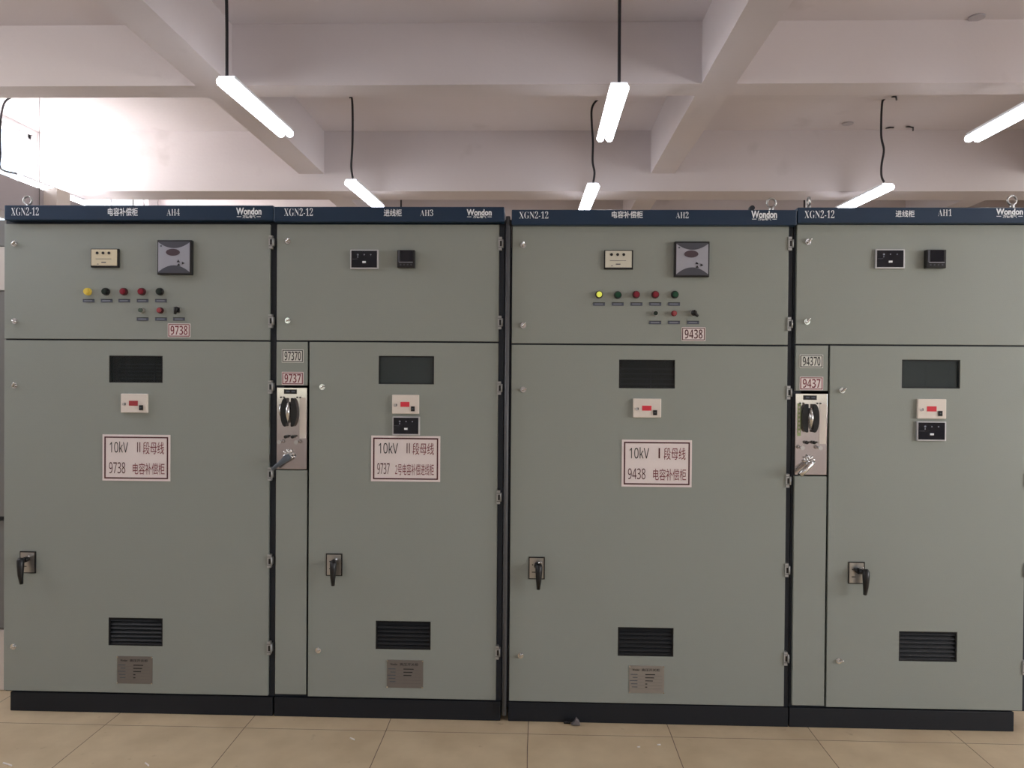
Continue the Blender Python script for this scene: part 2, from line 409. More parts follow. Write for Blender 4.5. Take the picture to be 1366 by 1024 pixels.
def viewing_window(parent, r, gm, lines):
    x0, z0, x1, z1 = r; m = MB()
    m.border(x0, z0, x1, z1, 0.006, 0.0045, black_gap, 0.004)
    m.box(x0+0.004, x1-0.004, 0.009, 0.012, z0+0.004, z1-0.004, gm)
    w = MB()
    o = m.build('viewing_window', parent); tag(o, 'dark glazed inspection window')
    w.box(x0-0.02, x1+0.02, 0.13, 0.135, z0-0.02, z1+0.02, black_gap)
    for i in range(lines):
        z = z0+(z1-z0)*(0.12+0.55*i/max(1, lines-1)); w.box(x0-0.02, x1+0.02, 0.11, 0.125, z, z+0.006, inner_m)
    for q in (0.07, 0.62): w.box(x0+(x1-x0)*q, x0+(x1-x0)*q+0.006, 0.105, 0.11, z0-0.01, z0+(z1-z0)*0.75, inner_m)
    w.build('inner_grille', o)
    return o
def vent(parent, r):
    x0, z0, x1, z1 = r; m = MB()
    m.border(x0, z0, x1, z1, 0.008, 0.005, black_gap, 0.006)
    n = 7; hz = (z1-z0)/n
    for i in range(n):
        z = z0+i*hz; b = len(m.v)
        m.v += [(x0+.004, 0.004, z+hz*0.1), (x1-.004, 0.004, z+hz*0.1), (x1-.004, 0.016, z+hz*0.95), (x0+.004, 0.016, z+hz*0.95),
                (x0+.004, 0.0055, z+hz*0.1), (x1-.004, 0.0055, z+hz*0.1), (x1-.004, 0.0175, z+hz*0.95), (x0+.004, 0.0175, z+hz*0.95)]
        for q in ((0,1,2,3), (7,6,5,4), (0,4,5,1), (3,2,6,7)): m.face([b+j for j in q], louvre_m)
    m.box(x0, x1, 0.0176, 0.0182, z0, z1, black_gap)
    o = m.build('vent_louver', parent); tag(o, 'black slatted ventilation opening'); return o
def indicator(parent, c, lens_m, base_m, r=0.0165, name='indicator_lamp', label=None):
    x, z = c; m = MB()
    m.disc(x, z, -0.006, 0.0, r, base_m, 24); m.disc(x, z, -0.014, -0.006, r*0.92, base_m, 24)
    o = m.build(name, parent)
    l = MB(); l.disc(x, z, -0.020, -0.014, r*0.74, lens_m, 24); l.disc(x, z, -0.0225, -0.020, r*0.5, lens_m, 24)
    l.build('lens' if name == 'indicator_lamp' else 'button_cap', o)
    if label: tag(o, label)
    return o
def selector(parent, c, ang):
    x, z = c; m = MB()
    m.disc(x, z, -0.008, 0, 0.0145, steel, 24); m.disc(x, z, -0.016, -0.008, 0.0125, black_pl, 24)
    o = m.build('selector_switch', parent); tag(o, 'black rotary selector switch')
    a = math.radians(ang); d = Vector((math.cos(a), 0, math.sin(a)))
    p = Vector((x, -0.022, z)); MB().tube([p-d*0.009, p+d*0.006, p+d*0.022], 0.0, black_pl, rs=[0.010, 0.008, 0.0055]).build('knob', o)
    return o
def legend_plate(parent, c):
    x, z = c; m = MB()
    m.box(x-0.0255, x+0.0255, -0.003, 0, z-0.0072, z+0.0072, legend)
    m.box(x-0.019, x+0.017, -0.0036, -0.003, z-0.0022, z+0.0025, legend_l)
    m.box(x-0.0255, x+0.0255, -0.0036, -0.003, z+0.0048, z+0.0072, black_pl)
    return m.build('legend_plate', parent)
def number_plate(parent, r, s, ink, bg, label):
    x0, z0, x1, z1 = r; m = MB()
    m.box(x0, x1, -0.002, 0, z0, z1, bg)
    m.border(x0+0.003, z0+0.003, x1-0.003, z1-0.003, -0.002, 0.0034, ink)
    w, h = x1-x0, z1-z0
    m.text(''.join(chr(0x1D7EC+int(c)) for c in s), x0+w*0.13, z0+h*0.17, x1-w*0.12, z1-h*0.16, -0.0026, ink, -0.012)
    return tag(m.build('number_plate', parent), label)
def sign(parent, r, parts, label):
    x0, z0, x1, z1 = r; w, h = x1-x0, z1-z0; m = MB()
    m.box(x0, x1, -0.003, 0, z0, z1, sign_bg)
    m.border(x0+0.009, z0+0.009, x1-0.009, z1-0.009, -0.003, 0.006, maroon)
    for s, a, b, c, d, ink in parts:
        m.text(sans(s), x0+w*a, z1-h*d, x0+w*c, z1-h*b, -0.0036, ink, 0.0)
    return tag(m.build('sign_plate', parent), label)
def cream_relay(parent, r, cm):
    x0, z0, x1, z1 = r; w, h = x1-x0, z1-z0; m = MB()
    m.box(x0, x1, -0.010, 0, z0, z1, black_pl)
    o = m.build('voltage_display_unit', parent, bevel=0.002); tag(o, 'cream voltage display unit with three dark dots')
    f = MB(); f.box(x0+0.005, x1-0.007, -0.013, -0.010, z0+0.008, z1-0.004, cm)
    for q in (0.25, 0.46, 0.67): f.disc(x0+w*q, z1-h*0.24, -0.015, -0.013, 0.0062, black_pl, 16)
    f.box(x0+w*0.2, x0+w*0.75, -0.0136, -0.013, z1-h*0.56, z1-h*0.54, ctl_dark)
    f.box(x0+w*0.4, x0+w*0.56, -0.0136, -0.013, z1-h*0.76, z1-h*0.71, ctl_dark)
    f.box(x0+w*0.24, x0+w*0.3, -0.0136, -0.013, z1-h*0.84, z1-h*0.81, ctl_dark)
    f.build('face_plate', o)
    return o
def controller(parent, r):
    x0, z0, x1, z1 = r; w, h = x1-x0, z1-z0; m = MB()
    m.box(x0, x1, -0.022, 0, z0, z1, black_pl)
    o = m.build('power_factor_controller', parent, bevel=0.003); tag(o, 'square silver controller with oval display and dark curved top and bottom')
    i = 0.007; f = MB(); xa, xb, za, zb = x0+i, x1-i, z0+i, z1-i; xm = (xa+xb)/2; sag = h*0.17
    N = 14
    arc = [(xa+(xb-xa)*k/N, 1-(2*k/N-1)**2) for k in range(N+1)]
    top = [(x, zb-0.004-sag*q) for x, q in arc]; bot = [(x, za+0.004+sag*1.15*q) for x, q in arc]
    b = len(f.v)
    for (x, zt), (_, zc) in zip(top, bot): f.v += [(x, -0.0245, zc), (x, -0.0245, zt)]
    for k in range(N): f.face([b+2*k, b+2*k+2, b+2*k+3, b+2*k+1], ctl_silver)
    f.build('face_plate', o)
    for curve, ze in ((top, zb), (bot, za)):
        g = MB(); b = len(g.v)
        for x, z in curve: g.v += [(x, -0.0235, min(z, ze)), (x, -0.0235, max(z, ze))]
        for k in range(N): g.face([b+2*k, b+2*k+2, b+2*k+3, b+2*k+1], ctl_dark)
        g.build('cover_strip', o)
    s = MB(); cx, cz = xm-w*0.03, z1-h*0.36
    s.prism([(cx+w*0.2*math.cos(2*math.pi*k/28), cz+h*0.1*math.sin(2*math.pi*k/28)) for k in range(28)], -0.0262, -0.0245, ctl_oval)
    s.build('display', o)
    for (u, v) in ((0.63, 0.62), (0.77, 0.67), (0.64, 0.72)):
        q = MB(); x, z = x0+w*u, z1-h*v
        q.prism([(x-0.007, z-0.004), (x+0.007, z-0.004), (x, z+0.006)] if u != 0.77 else [(x-0.005, z-0.006), (x+0.007, z), (x-0.005, z+0.006)], -0.027, -0.0245, black_pl)
        q.build('button', o)
    l = MB(); l.box(x0+w*0.1, x0+w*0.15, -0.0252, -0.0245, z1-h*0.2, z1-h*0.16, ctl_dark); l.build('status_light', o)
    return o
def black_relay(parent, r, label):
    x0, z0, x1, z1 = r; w, h = x1-x0, z1-z0; m = MB()
    m.box(x0, x1, -0.012, 0, z0, z1, frame_alu)
    o = m.build('status_panel', parent, bevel=0.0015); tag(o, label)
    f = MB(); f.box(x0+0.005, x1-0.006, -0.0128, -0.012, z0+0.006, z1-0.0045, dark_screen)
    for q, s in ((0.27, 0.0042), (0.5, 0.0028), (0.73, 0.0028)): f.disc(x0+w*q, z1-h*0.26, -0.0136, -0.0128, s, legend_l, 14)
    f.box(x0+w*0.255, x0+w*0.285, -0.0134, -0.0128, z1-h*0.42, z1-h*0.34, legend_l)
    f.box(x0+w*0.07, x0+w*0.25, -0.0132, -0.0128, z1-h*0.5, z1-h*0.48, ctl_dark)
    f.build('face_plate', o)
    MB().box(x0+w*0.44, x0+w*0.56, -0.0165, -0.0128, z1-h*0.7, z1-h*0.6, white_ink).build('push_button', o)
    return o
def meter(parent, r):
    x0, z0, x1, z1 = r; w, h = x1-x0, z1-z0
    o = MB().box(x0, x1, -0.026, 0, z0, z1, black_pl).build('power_meter', parent, bevel=0.003); tag(o, 'square black digital power meter')
    f = MB(); f.box(x0+w*0.2, x0+w*0.86, -0.0272, -0.026, z0+h*0.34, z1-h*0.05, dark_screen); f.build('screen', o)
    g = MB(); g.box(x0+w*0.12, x1-w*0.1, -0.0285, -0.026, z0+h*0.29, z0+h*0.32, ctl_silver)
    g.box(x0+w*0.06, x0+w*0.16, -0.0285, -0.026, z0+h*0.32, z1-h*0.04, ctl_dark)
    for q in (0.2, 0.4, 0.6, 0.8): g.box(x0+w*q-0.003, x0+w*q+0.003, -0.0275, -0.026, z0+h*0.14, z0+h*0.21, ctl_dark)
    g.build('key_strip', o)
    return o
def live_display(parent, r, dm):
    x0, z0, x1, z1 = r; w, h = x1-x0, z1-z0
    o = MB().box(x0, x1, -0.014, 0, z0, z1, white_pl).build('live_line_indicator', parent, bevel=0.003); tag(o, 'white indicator box with red display and black switch')
    MB().box(x0+w*0.32, x0+w*0.65, -0.0155, -0.014, z1-h*0.63, z1-h*0.37, dm).build('display', o)
    s = MB().box(x0+w*0.71, x0+w*0.85, -0.018, -0.014, z1-h*0.86, z1-h*0.6, black_pl); s.box(x0+w*0.75, x0+w*0.8, -0.0195, -0.018, z1-h*0.76, z1-h*0.7, inner_m); s.build('rocker_switch', o)
    l = MB().disc(x0+w*0.12, z1-h*0.55, -0.0165, -0.014, 0.006, chrome, 14); l.box(x0+w*0.155, x0+w*0.19, -0.016, -0.014, z1-h*0.6, z1-h*0.48, black_pl); l.build('screw', o)
    return o
def rating_plate(parent, r, pm, kind):
    x0, z0, x1, z1 = r; w, h = x1-x0, z1-z0; m = MB()
    m.box(x0, x1, -0.002, 0, z0, z1, pm)
    m.text('Wondon', x0+w*0.09, z1-h*0.19, x0+w*0.29, z1-h*0.11, -0.0025, black_ink, 0.02)
    m.text('高压开关柜', x0+w*0.36, z1-h*0.2, x0+w*0.87, z1-h*0.1, -0.0025, black_ink, 0.01)
    for i in range(5):
        zz = z1-h*(0.32+0.115*i); a = (0.04, 0.1, 0.02, 0.05, 0.08)[i]
        m.box(x0+w*a, x0+w*0.24, -0.0024, -0.002, zz-h*0.014, zz+h*0.014, inner_m)
        if i < 3 or kind: m.box(x0+w*0.46, x0+w*(0.74-0.03*i if i < 3 else 0.52), -0.0024, -0.002, zz-h*0.016, zz+h*0.016, black_ink)
        m.box(x0+w*0.03, x1-w*0.06, -0.0022, -0.002, zz-h*0.058, zz-h*0.054, ctl_dark)
    o = m.build('rating_plate', parent); tag(o, 'engraved metal rating plate')
    for a in (x0+0.002, x1-0.002):
        for b in (z0+0.003, z1-0.003): MB().disc(a, b, -0.0045, -0.002, 0.0032, chrome, 10).build('rivet', o)
    return o
def door_handle(parent, r, hx, ztop, zbot, lean, marks=True):
    x0, z0, x1, z1 = r; w, h = x1-x0, z1-z0; m = MB()
    m.box(x0, x1, -0.004, 0, z0, z1, black_pl)
    o = m.build('door_handle', parent, bevel=0.001); tag(o, 'black lever handle on a small framed plate')
    f = MB().box(x0+0.0045, x1-0.006, -0.005, -0.004, z0+0.0045, z1-0.005, steel)
    f.box(x0+w*0.2, x0+w*0.44, -0.0055, -0.005, z0+h*0.3, z0+h*0.34, black_ink); f.disc(x0+w*0.25, z1-h*0.35, -0.0055, -0.005, 0.003, black_ink, 10)
    f.build('face_plate', o)
    l = MB(); 
    l.tube([((x0+x1)/2, 0.0, ztop-0.012), ((x0+x1)/2, -0.03, ztop-0.012)], 0.012, black_pl, 16)
    l.tube([(hx, -0.040, ztop), (hx, -0.044, ztop-0.012), (hx+lean*0.3, -0.047, (ztop*2+zbot)/3), (hx+lean*0.7, -0.05, (ztop+2*zbot)/3), (hx+lean, -0.046, zbot)], 0, black_pl, 12, rs=[0.010, 0.0155, 0.0145, 0.0115, 0.0075])
    l.tube([((x0+x1)/2, -0.03, ztop-0.012), (hx, -0.042, ztop-0.012)], 0.011, black_pl, 12)
    l.build('lever', o)
    MB().tube([((x0+x1)/2+0.006, -0.016, ztop-0.004), ((x0+x1)/2+0.018, -0.022, ztop+0.002)], 0.004, chrome, round_=True).build('key', o)
    return o
def lifting_eye(t, x, y, ztop, flat=False):
    m = MB(); m.disc(x, ztop, y-0.02, y+0.02, 0.001, chrome, 6)
    m = MB(); m.tube([(x, y, ztop-0.014), (x, y, ztop+0.01)], 0.01, steel, 12)
    m.ring((x, y, ztop+0.026), 0.019, 0.0045, steel, 'x' if flat else 'y', 24, 8)
    return m.build('lifting_eye', t)
def mechanism(parent, r, variant):
    x0, z0, x1, z1 = r; w, h = x1-x0, z1-z0; m = MB()
    m.box(x0, x1, -0.001, 0.0185, z0, z1, mirror)
    o = m.build('operating_mechanism', parent, bevel=0.001); tag(o, 'polished steel plate with interlock levers')
    n = MB().box(x0+w*0.24, x0+w*0.66, -0.003, -0.001, z1-h*0.075, z1-h*0.02, black_ink)
    n.box(x0+w*0.31, x0+w*0.43, -0.0036, -0.003, z1-h*0.056, z1-h*0.036, inner_m); n.box(x0+w*0.49, x0+w*0.61, -0.0036, -0.003, z1-h*0.056, z1-h*0.036, inner_m); n.build('position_label', o)
    zc = z1-h*0.30; hh = h*0.175
    for sgn, cx in ((-1, x0+w*0.31), (1, x0+w*0.56)):
        g = MB(); wd = w*0.145
        poly = []
        N = 16
        for k in range(N+1):
            a = -math.pi/2+math.pi*k/N; poly.append((cx+sgn*(wd*1.0*math.cos(a)+0.000), zc+hh*math.sin(a)))
        inner = [(cx-sgn*w*0.05, zc+hh*0.98), (cx-sgn*w*0.05, zc-hh*0.98)]
        pl = poly+inner
        if sgn < 0: pl = pl[::-1]
        g.prism(pl, -0.022, -0.001, black_pl)
        g.build('interlock_guard', o)
    c = MB(); cx = x0+w*0.43
    c.tube([(cx, -0.02, zc+hh*0.72), (cx, -0.03, zc), (cx, -0.02, zc-hh*0.75)], 0, chrome, 14, rs=[w*0.05, w*0.075, w*0.04])
    c.build('locking_rod', o)
    if variant == 0:
        d = MB(); d.tube([(x0+w*0.15, -0.006, zc+hh*0.55), (x0+w*0.15, -0.012, zc), (x0+w*0.17, -0.006, zc-hh*0.2)], w*0.06, chrome, 12); d.build('locking_rod', o)
    for u in (0.14, 0.24, 0.68, 0.78):
        s = MB(); s.disc(x0+w*u, z1-h*0.118, -0.006, -0.001, 0.0035, black_pl, 8); s.build('screw', o)
    zz = z1-h*0.6
    for u in (0.33, 0.56):
        s = MB(); s.disc(x0+w*u, zz, -0.02, -0.001, 0.007, black_pl, 12); s.box(x0+w*u-0.001, x0+w*u+0.012, -0.022, -0.016, zz-0.001, zz+0.006, black_pl); s.build('latch_knob', o)
    for u, dx in ((0.16, -1), (0.72, 1)):
        s = MB(); s.tube([(x0+w*u, -0.001, z1-h*0.662), (x0+w*u, -0.03, z1-h*0.662)], 0.0055, chrome, 12); s.disc(x0+w*u, z1-h*0.662, -0.034, -0.03, 0.009, chrome, 14); s.build('pin', o)
    hz = z1-h*0.82; hx = x0+w*0.42; s = MB()
    s.disc(hx, hz, -0.012, -0.001, 0.021, chrome, 20)
    for k in range(8):
        a = 2*math.pi*k/8+0.2; s.tube([(hx, -0.012, hz), (hx+0.025*math.cos(a), -0.014, hz+0.025*math.sin(a))], 0.0035, chrome, 8)
    s.build('index_hub', o)
    l = MB(); lm = steel if variant == 0 else chrome
    ex = x0-w*0.02 if variant == 0 else x0+w*0.03; ez = z0+h*0.0
    l.tube([(hx+0.012, -0.03, hz-0.004), (hx, -0.036, hz-0.012), ((hx+ex)/2, -0.045, (hz+ez)/2-0.004), (ex, -0.05, ez+0.004)], 0, inner_m if variant == 0 else chrome, 12, rs=[0.012, 0.016, 0.009, 0.008] if variant == 0 else [0.010, 0.012, 0.012, 0.012])
    l.tube([(hx, 0.0, hz), (hx, -0.036, hz-0.008)], 0.010, lm, 12)
    l.build('crank_lever', o)
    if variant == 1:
        e = MB(); e.box(x0+w*0.06, x0+w*0.17, -0.002, -0.001, z1-h*0.52, z1-h*0.12, green_strip_m)  # narrow pale green strip with small pale marks
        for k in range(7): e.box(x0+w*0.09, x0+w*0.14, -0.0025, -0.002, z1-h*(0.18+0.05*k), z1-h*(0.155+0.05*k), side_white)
        e.build('plate_strip', o)
    g = MB().box(x1-w*0.24, x1-w*0.03, -0.002, -0.001, z1-h*0.62, z1-h*0.12, side_white); g.build('plate_strip', o)  # white strip paints a reflection onto the polished plate
    return o

# --- cabinet A (leftmost): capacitor cabinet with lamps
def feed_row(t, dU, lamps, lgs, row2, lgs2):
    for c, m, b, lb in lamps: indicator(dU, c, m, b, label=lb)
    for c in lgs+lgs2: legend_plate(dU, c)

ZT, ZSU, ZSL, ZB = 2.172, 1.6635, 1.6565, 0.094
T1, h1 = cabinet(-0.124, 1.0955, -0.12, 1.071, (0.4842, 2.2491)[1], ZT, 1.66, ZB,
    'grey-green cabinet lettered AH4, leftmost of the four, with sign 9738', pl=(-0.095, 1.09), hx0=(-0.1005, 2.2108)[0])
header_text(h1, (-0.0685, 2.2026, 0.0559, 2.2389), ('电容补偿柜', (0.3642, 2.2015, 0.4976, 2.2377)), ('𝐀𝐇𝟒', (0.6258, 2.2034, 0.6839, 2.2329)), (0.9326, 2.2071, 1.0448, 2.2382), (0.9359, 2.1924, 1.0416, 2.2056))
U = door(T1, 'upper_door', -0.12, 1.071, ZSU, ZT)
win = (0.3545, 1.4716, 0.5950, 1.5911); ven = (0.3542, 0.3034, 0.5989, 0.4279)
Lo = door(T1, 'lower_door', -0.12, 1.071, ZB, ZSL, [win, ven])
viewing_window(Lo, win, glass_dark, 5); vent(Lo, ven)
for c, a in (((-0.0736, 2.0842),40), ((-0.0714, 1.7415),-20)): lock(U, c, a)
for c, a in (((-0.0726, 1.4549),60), ((-0.0760, 0.2906),30)): lock(Lo, c, a)
for z in (2.0934, 1.7476): hinge(U, 1.071, z)
for z in (1.4574, 1.0740, 0.6899, 0.3050): hinge(Lo, 1.071, z)
cream_relay(U, (0.2755, 1.9789, 0.4018, 2.0621), cream); controller(U, (0.5787, 1.9468, 0.7325, 2.0992))
D1 = [((0.2606, 1.8727), yel, yel, 'yellow indicator lamp'), ((0.3416, 1.8731), grn_d, black_pl, 'dark green indicator lamp beside the yellow one'), ((0.4225, 1.8734), red, maroon, 'left red indicator lamp'), ((0.5033, 1.8737), red, maroon, 'right red indicator lamp'), ((0.5840, 1.8741), grn_d, black_pl, 'dark green indicator lamp at the row end')]
for c, lm, bm, lb in D1: indicator(U, c, lm, bm, label=lb)
indicator(U, (0.5036, 1.7910), grnp, steel, 0.0135, 'push_button', 'grey-green push button'); indicator(U, (0.5860, 1.7914), redp, maroon, 0.0135, 'push_button', 'faded red push button')
selector(U, (0.6632, 1.7951), -100)
for c in ((0.2624, 1.8329), (0.3434, 1.8333), (0.4226, 1.8337), (0.5051, 1.8340), (0.5875, 1.8344)): legend_plate(U, c)
for c in ((0.5054, 1.7529), (0.5878, 1.7533), (0.6684, 1.7537)): legend_plate(U, c)
number_plate(U, (0.6183, 1.6740, 0.7188, 1.7342), '9738', red_ink, sign_bg, 'white number plate with red 9738')
live_display(Lo, (0.4139, 1.3392, 0.5334, 1.4232), red_disp_dark)
sign(Lo, (0.3269, 1.0372, 0.6315, 1.2416), [('10kV',.11,.15,.38,.39,black_ink), ('Ⅱ',.515,.16,.56,.38,maroon), ('段母线',.60,.15,.91,.42,red_ink), ('9738',.10,.60,.34,.84,maroon), ('电容补偿柜',.45,.61,.92,.86,red_ink)],
     'white warning sign with red 10kV and 9738 lettering')
door_handle(Lo, (-0.0458, 0.6197, 0.0273, 0.7178), (-0.0152, 0.6670)[0], (-0.0152, 0.6971)[1], (-0.0082, 0.5834)[1], 0.006)
rating_plate(Lo, (0.3954, 0.1353, 0.5539, 0.2570), plate_m, 1)
lifting_eye(T1, (-0.0543, 2.2904)[0], 0.06, (-0.0543, 2.2634)[1])

# --- cabinet B: incoming cabinet with side mechanism column
T2, h2 = cabinet(1.0975, 2.1035, 1.103, 2.0805, (1.6062, 2.2435)[1], ZT, 1.66, ZB,
    'grey-green cabinet lettered AH3, second from the left, with sign 9737', pl=(1.0975, 2.1))
header_text(h2, (1.1438, 2.2024, 1.2704, 2.2367), ('进线柜', (1.5803, 2.2013, 1.6585, 2.2322)), ('𝐀𝐇𝟑', (1.7386, 2.2031, 1.7954, 2.2307)), (1.9403, 2.2050, 2.0487, 2.2326), (1.9420, 2.1937, 2.0489, 2.2051))
U = door(T2, 'upper_door', 1.103, 2.0805, ZSU, ZT)
lock(U, (1.1512, 2.0985), 40); lock(U, (1.1529, 1.7497), 20)
black_relay(U, (1.4304, 1.9761, 1.5538, 2.0601), 'black status panel in a white frame')
meter(U, (1.6384, 1.9801, 1.7153, 2.0572))
xs0, xs1, xd0 = 1.103, 1.2405, 1.2495
st_z = (1.1742, 1.4647)[1]; st_b = (1.1761, 1.0917)[1]; mt = (1.1743, 1.4549)[1]; mb_ = (1.1761, 1.0966)[1]
door(T2, 'side_panel', xs0, xs1, st_z, ZSL)
number_plate(T2, (1.1272, 1.5650, 1.2234, 1.6233), '97370', black_ink, sign_w, 'white number plate with black 97370')
number_plate(T2, (1.1276, 1.4677, 1.2238, 1.5245), '9737', red_ink, sign_bg, 'white number plate with red 9737')
mechanism(T2, (xs0+0.003, mb_, xs1-0.001, mt), 0)
door(T2, 'side_panel', xs0, xs1, ZB+0.008, st_b)
win = (1.5556, 1.4743, 1.7989, 1.5975); ven = (1.5493, 0.3086, 1.7917, 0.4334)
Lo = door(T2, 'lower_door', xd0, 2.0805, ZB, ZSL, [win, ven])
viewing_window(Lo, win, glass_refl, 2); vent(Lo, ven)
lock(Lo, (1.3073, 1.4592), 30); lock(Lo, (1.2950, 0.2989), 45)
for z in (2.0891, 1.7465): hinge(U, 2.0805, z)
for z in (1.4604, 0.9838, 0.3036): hinge(Lo, 2.0805, z)
live_display(Lo, (1.6176, 1.3450, 1.7358, 1.4281), red_disp)
black_relay(Lo, (1.6198, 1.2513, 1.7397, 1.3330), 'black status panel below the red display')
sign(Lo, (1.5251, 1.0478, 1.8292, 1.2484), [('10kV',.11,.15,.39,.39,black_ink), ('Ⅱ',.515,.16,.56,.38,maroon), ('段母线',.60,.15,.91,.41,red_ink), ('9737',.09,.60,.27,.84,maroon), ('2号电容补偿进线柜',.35,.61,.91,.86,red_ink)],
     'white warning sign with red 10kV and 9737 lettering')
door_handle(Lo, (1.3283, 0.6291, 1.4009, 0.7277), (1.3712, 0.6876)[0], (1.3711, 0.7041)[1], (1.3717, 0.5983)[1], 0.0)
rating_plate(Lo, (1.6001, 0.1408, 1.7598, 0.2629), plate_m, 0)

# --- cabinet C: capacitor cabinet
dz = 0.0065
T3, h3 = cabinet(2.1345, 3.3525, 2.138, 3.329, (2.7379, 2.2316)[1], ZT-dz, 1.655, ZB-0.002,
    'grey-green cabinet lettered AH2, third from the left, with sign 9438', pl=(2.1345, 3.35))
header_text(h3, (2.1672, 2.1924, 2.2929, 2.2232), ('电容补偿柜', (2.5651, 2.1945, 2.6979, 2.2252)), ('𝐀𝐇𝟐', (2.8389, 2.1949, 2.8930, 2.2222)), (3.1590, 2.1953, 3.2682, 2.2274), (3.1623, 2.1857, 3.2669, 2.1970))
U = door(T3, 'upper_door', 2.138, 3.329, ZSU-dz, ZT-dz)
win = (2.6052, 1.4646, 2.8468, 1.5883); ven = (2.6106, 0.2985, 2.8513, 0.4239)
Lo = door(T3, 'lower_door', 2.138, 3.329, ZB-0.002, ZSL-dz, [win, ven])
viewing_window(Lo, win, glass_dark, 4); vent(Lo, ven)
lock(U, (2.1853, 2.0829), 80); lock(U, (2.1880, 1.7340), 50); lock(Lo, (2.1901, 1.4548), 20); lock(Lo, (2.1876, 0.2923), 60)
for z in (2.0920, 1.7468): hinge(U, 3.329, z)
for z in (1.4510, 1.0705, 0.6843, 0.3006): hinge(Lo, 3.329, z)
cream_relay(U, (2.5359, 1.9781, 2.6615, 2.0613), cream2); controller(U, (2.8370, 1.9451, 2.9869, 2.0977))
for c, lm, bm, lb in [((2.5157, 1.8692), yel_lit, black_pl, 'yellow-green lit indicator lamp'), ((2.5968, 1.8679), grn, black_pl, 'green indicator lamp beside the yellow one'), ((2.6761, 1.8699), red, maroon, 'left red indicator lamp'), ((2.7586, 1.8702), red, maroon, 'right red indicator lamp'), ((2.8425, 1.8706), grn, black_pl, 'green indicator lamp at the row end')]:
    indicator(U, c, lm, bm, label=lb)
indicator(U, (2.7593, 1.7891), grn_d, steel, 0.0125, 'push_button', 'dark grey push button'); indicator(U, (2.8401, 1.7895), redp, red, 0.012, 'push_button', 'red push button')
selector(U, (2.9239, 1.7915), -45)
for c in ((2.5161, 1.8285), (2.5971, 1.8289), (2.6781, 1.8293), (2.7589, 1.8297), (2.8397, 1.8300)): legend_plate(U, c)
for c in ((2.7597, 1.7501), (2.8404, 1.7506), (2.9226, 1.7510)): legend_plate(U, c)
number_plate(U, (2.8734, 1.6713, 2.9760, 1.7302), '9438', maroon, sign_bg, 'white number plate with dark red 9438')
live_display(Lo, (2.6663, 1.3381, 2.7870, 1.4205), red_disp)
sign(Lo, (2.6203, 1.0377, 2.9227, 1.2414), [('10kV',.11,.16,.39,.40,black_ink), ('Ⅰ',.525,.17,.545,.39,maroon), ('段母线',.60,.16,.91,.42,red_ink), ('9438',.09,.61,.34,.84,maroon), ('电容补偿柜',.45,.61,.92,.86,red_ink)],
     'white warning sign with red 10kV and 9438 lettering')
door_handle(Lo, (2.2194, 0.6280, 2.2906, 0.7259), (2.2648, 0.6845)[0], (2.2646, 0.7042)[1], (2.2622, 0.5959)[1], -0.002)
rating_plate(Lo, (2.6608, 0.1388, 2.8124, 0.2581), plate_b, 1)
lifting_eye(T3, (3.2766, 2.2870)[0], 0.08, (3.2769, 2.2589)[1])
MB().disc((3.1721, 2.2508)[0], (3.1722, 2.2460)[1], 0.0, 0.03, 0.011, frame_dark, 16).build('bolt_head', T3)

# --- cabinet D (rightmost): incoming cabinet
T4, h4 = cabinet(3.3555, 4.385, 3.3643, 4.3418, (3.7837, 2.2422)[1], ZT+0.002, 1.66, ZB,
    'grey-green cabinet lettered AH1, rightmost of the four, without a large sign', pl=(3.355, 4.312))
header_text(h4, (3.3841, 2.1956, 3.5100, 2.2292), ('进线柜', (3.7669, 2.2008, 3.8466, 2.2295)), ('𝐀𝐇𝟏', (3.9440, 2.2058, 4.0015, 2.2344)), (4.1859, 2.2109, 4.2976, 2.2379), (4.1877, 2.1982, 4.2964, 2.2110))
U = door(T4, 'upper_door', 3.3643, 4.3418, ZSU-0.002, ZT+0.002)
lock(U, (3.4113, 2.1002), 50); lock(U, (3.4102, 1.7569), 60)
black_relay(U, (3.6943, 1.9852, 3.8170, 2.0675), 'black status panel in a white frame')
meter(U, (3.9018, 1.9859, 3.9846, 2.0647))
xs0, xs1, xd0 = 3.3643, 3.5015, 3.5106
st_z = (3.4311, 1.4599)[1]; st_b = (3.4351, 1.0911)[1]; mt = (3.4312, 1.4470)[1]; mb_ = (3.4351, 1.0976)[1]
door(T4, 'side_panel', xs0, xs1, st_z, ZSL-0.002)
number_plate(T4, (3.3805, 1.5581, 3.4804, 1.6153), '94370', black_ink, sign_w, 'white number plate with black 94370')
number_plate(T4, (3.3815, 1.4627, 3.4815, 1.5201), '9437', red_ink, sign_bg, 'white number plate with red 9437')
mechanism(T4, (xs0+0.001, mb_, xs1-0.001, mt), 1)
door(T4, 'side_panel', xs0, xs1, ZB+0.004, st_b)
win = (3.8162, 1.4743, 4.0616, 1.5967); ven = (3.8177, 0.2982, 4.0638, 0.4273)
Lo = door(T4, 'lower_door', xd0, 4.3418, ZB, ZSL-0.002, [win, ven])
viewing_window(Lo, win, glass_refl, 3); vent(Lo, ven)
lock(Lo, (3.5635, 1.4626), 40); lock(Lo, (3.5624, 0.2950), 20)
for z in (2.0942, 1.7583): hinge(U, 4.3418, z)
for z in (1.4636, 1.0848, 0.6988, 0.2797): hinge(Lo, 4.3418, z)
live_display(Lo, (3.8781, 1.3444, 3.9989, 1.4291), red_disp)
black_relay(Lo, (3.8776, 1.2493, 4.0001, 1.3326), 'black status panel below the red display')
door_handle(Lo, (3.5969, 0.6299, 3.6676, 0.7250), (3.6553, 0.6892)[0], (3.6536, 0.7021)[1], (3.6516, 0.5951)[1], -0.004)
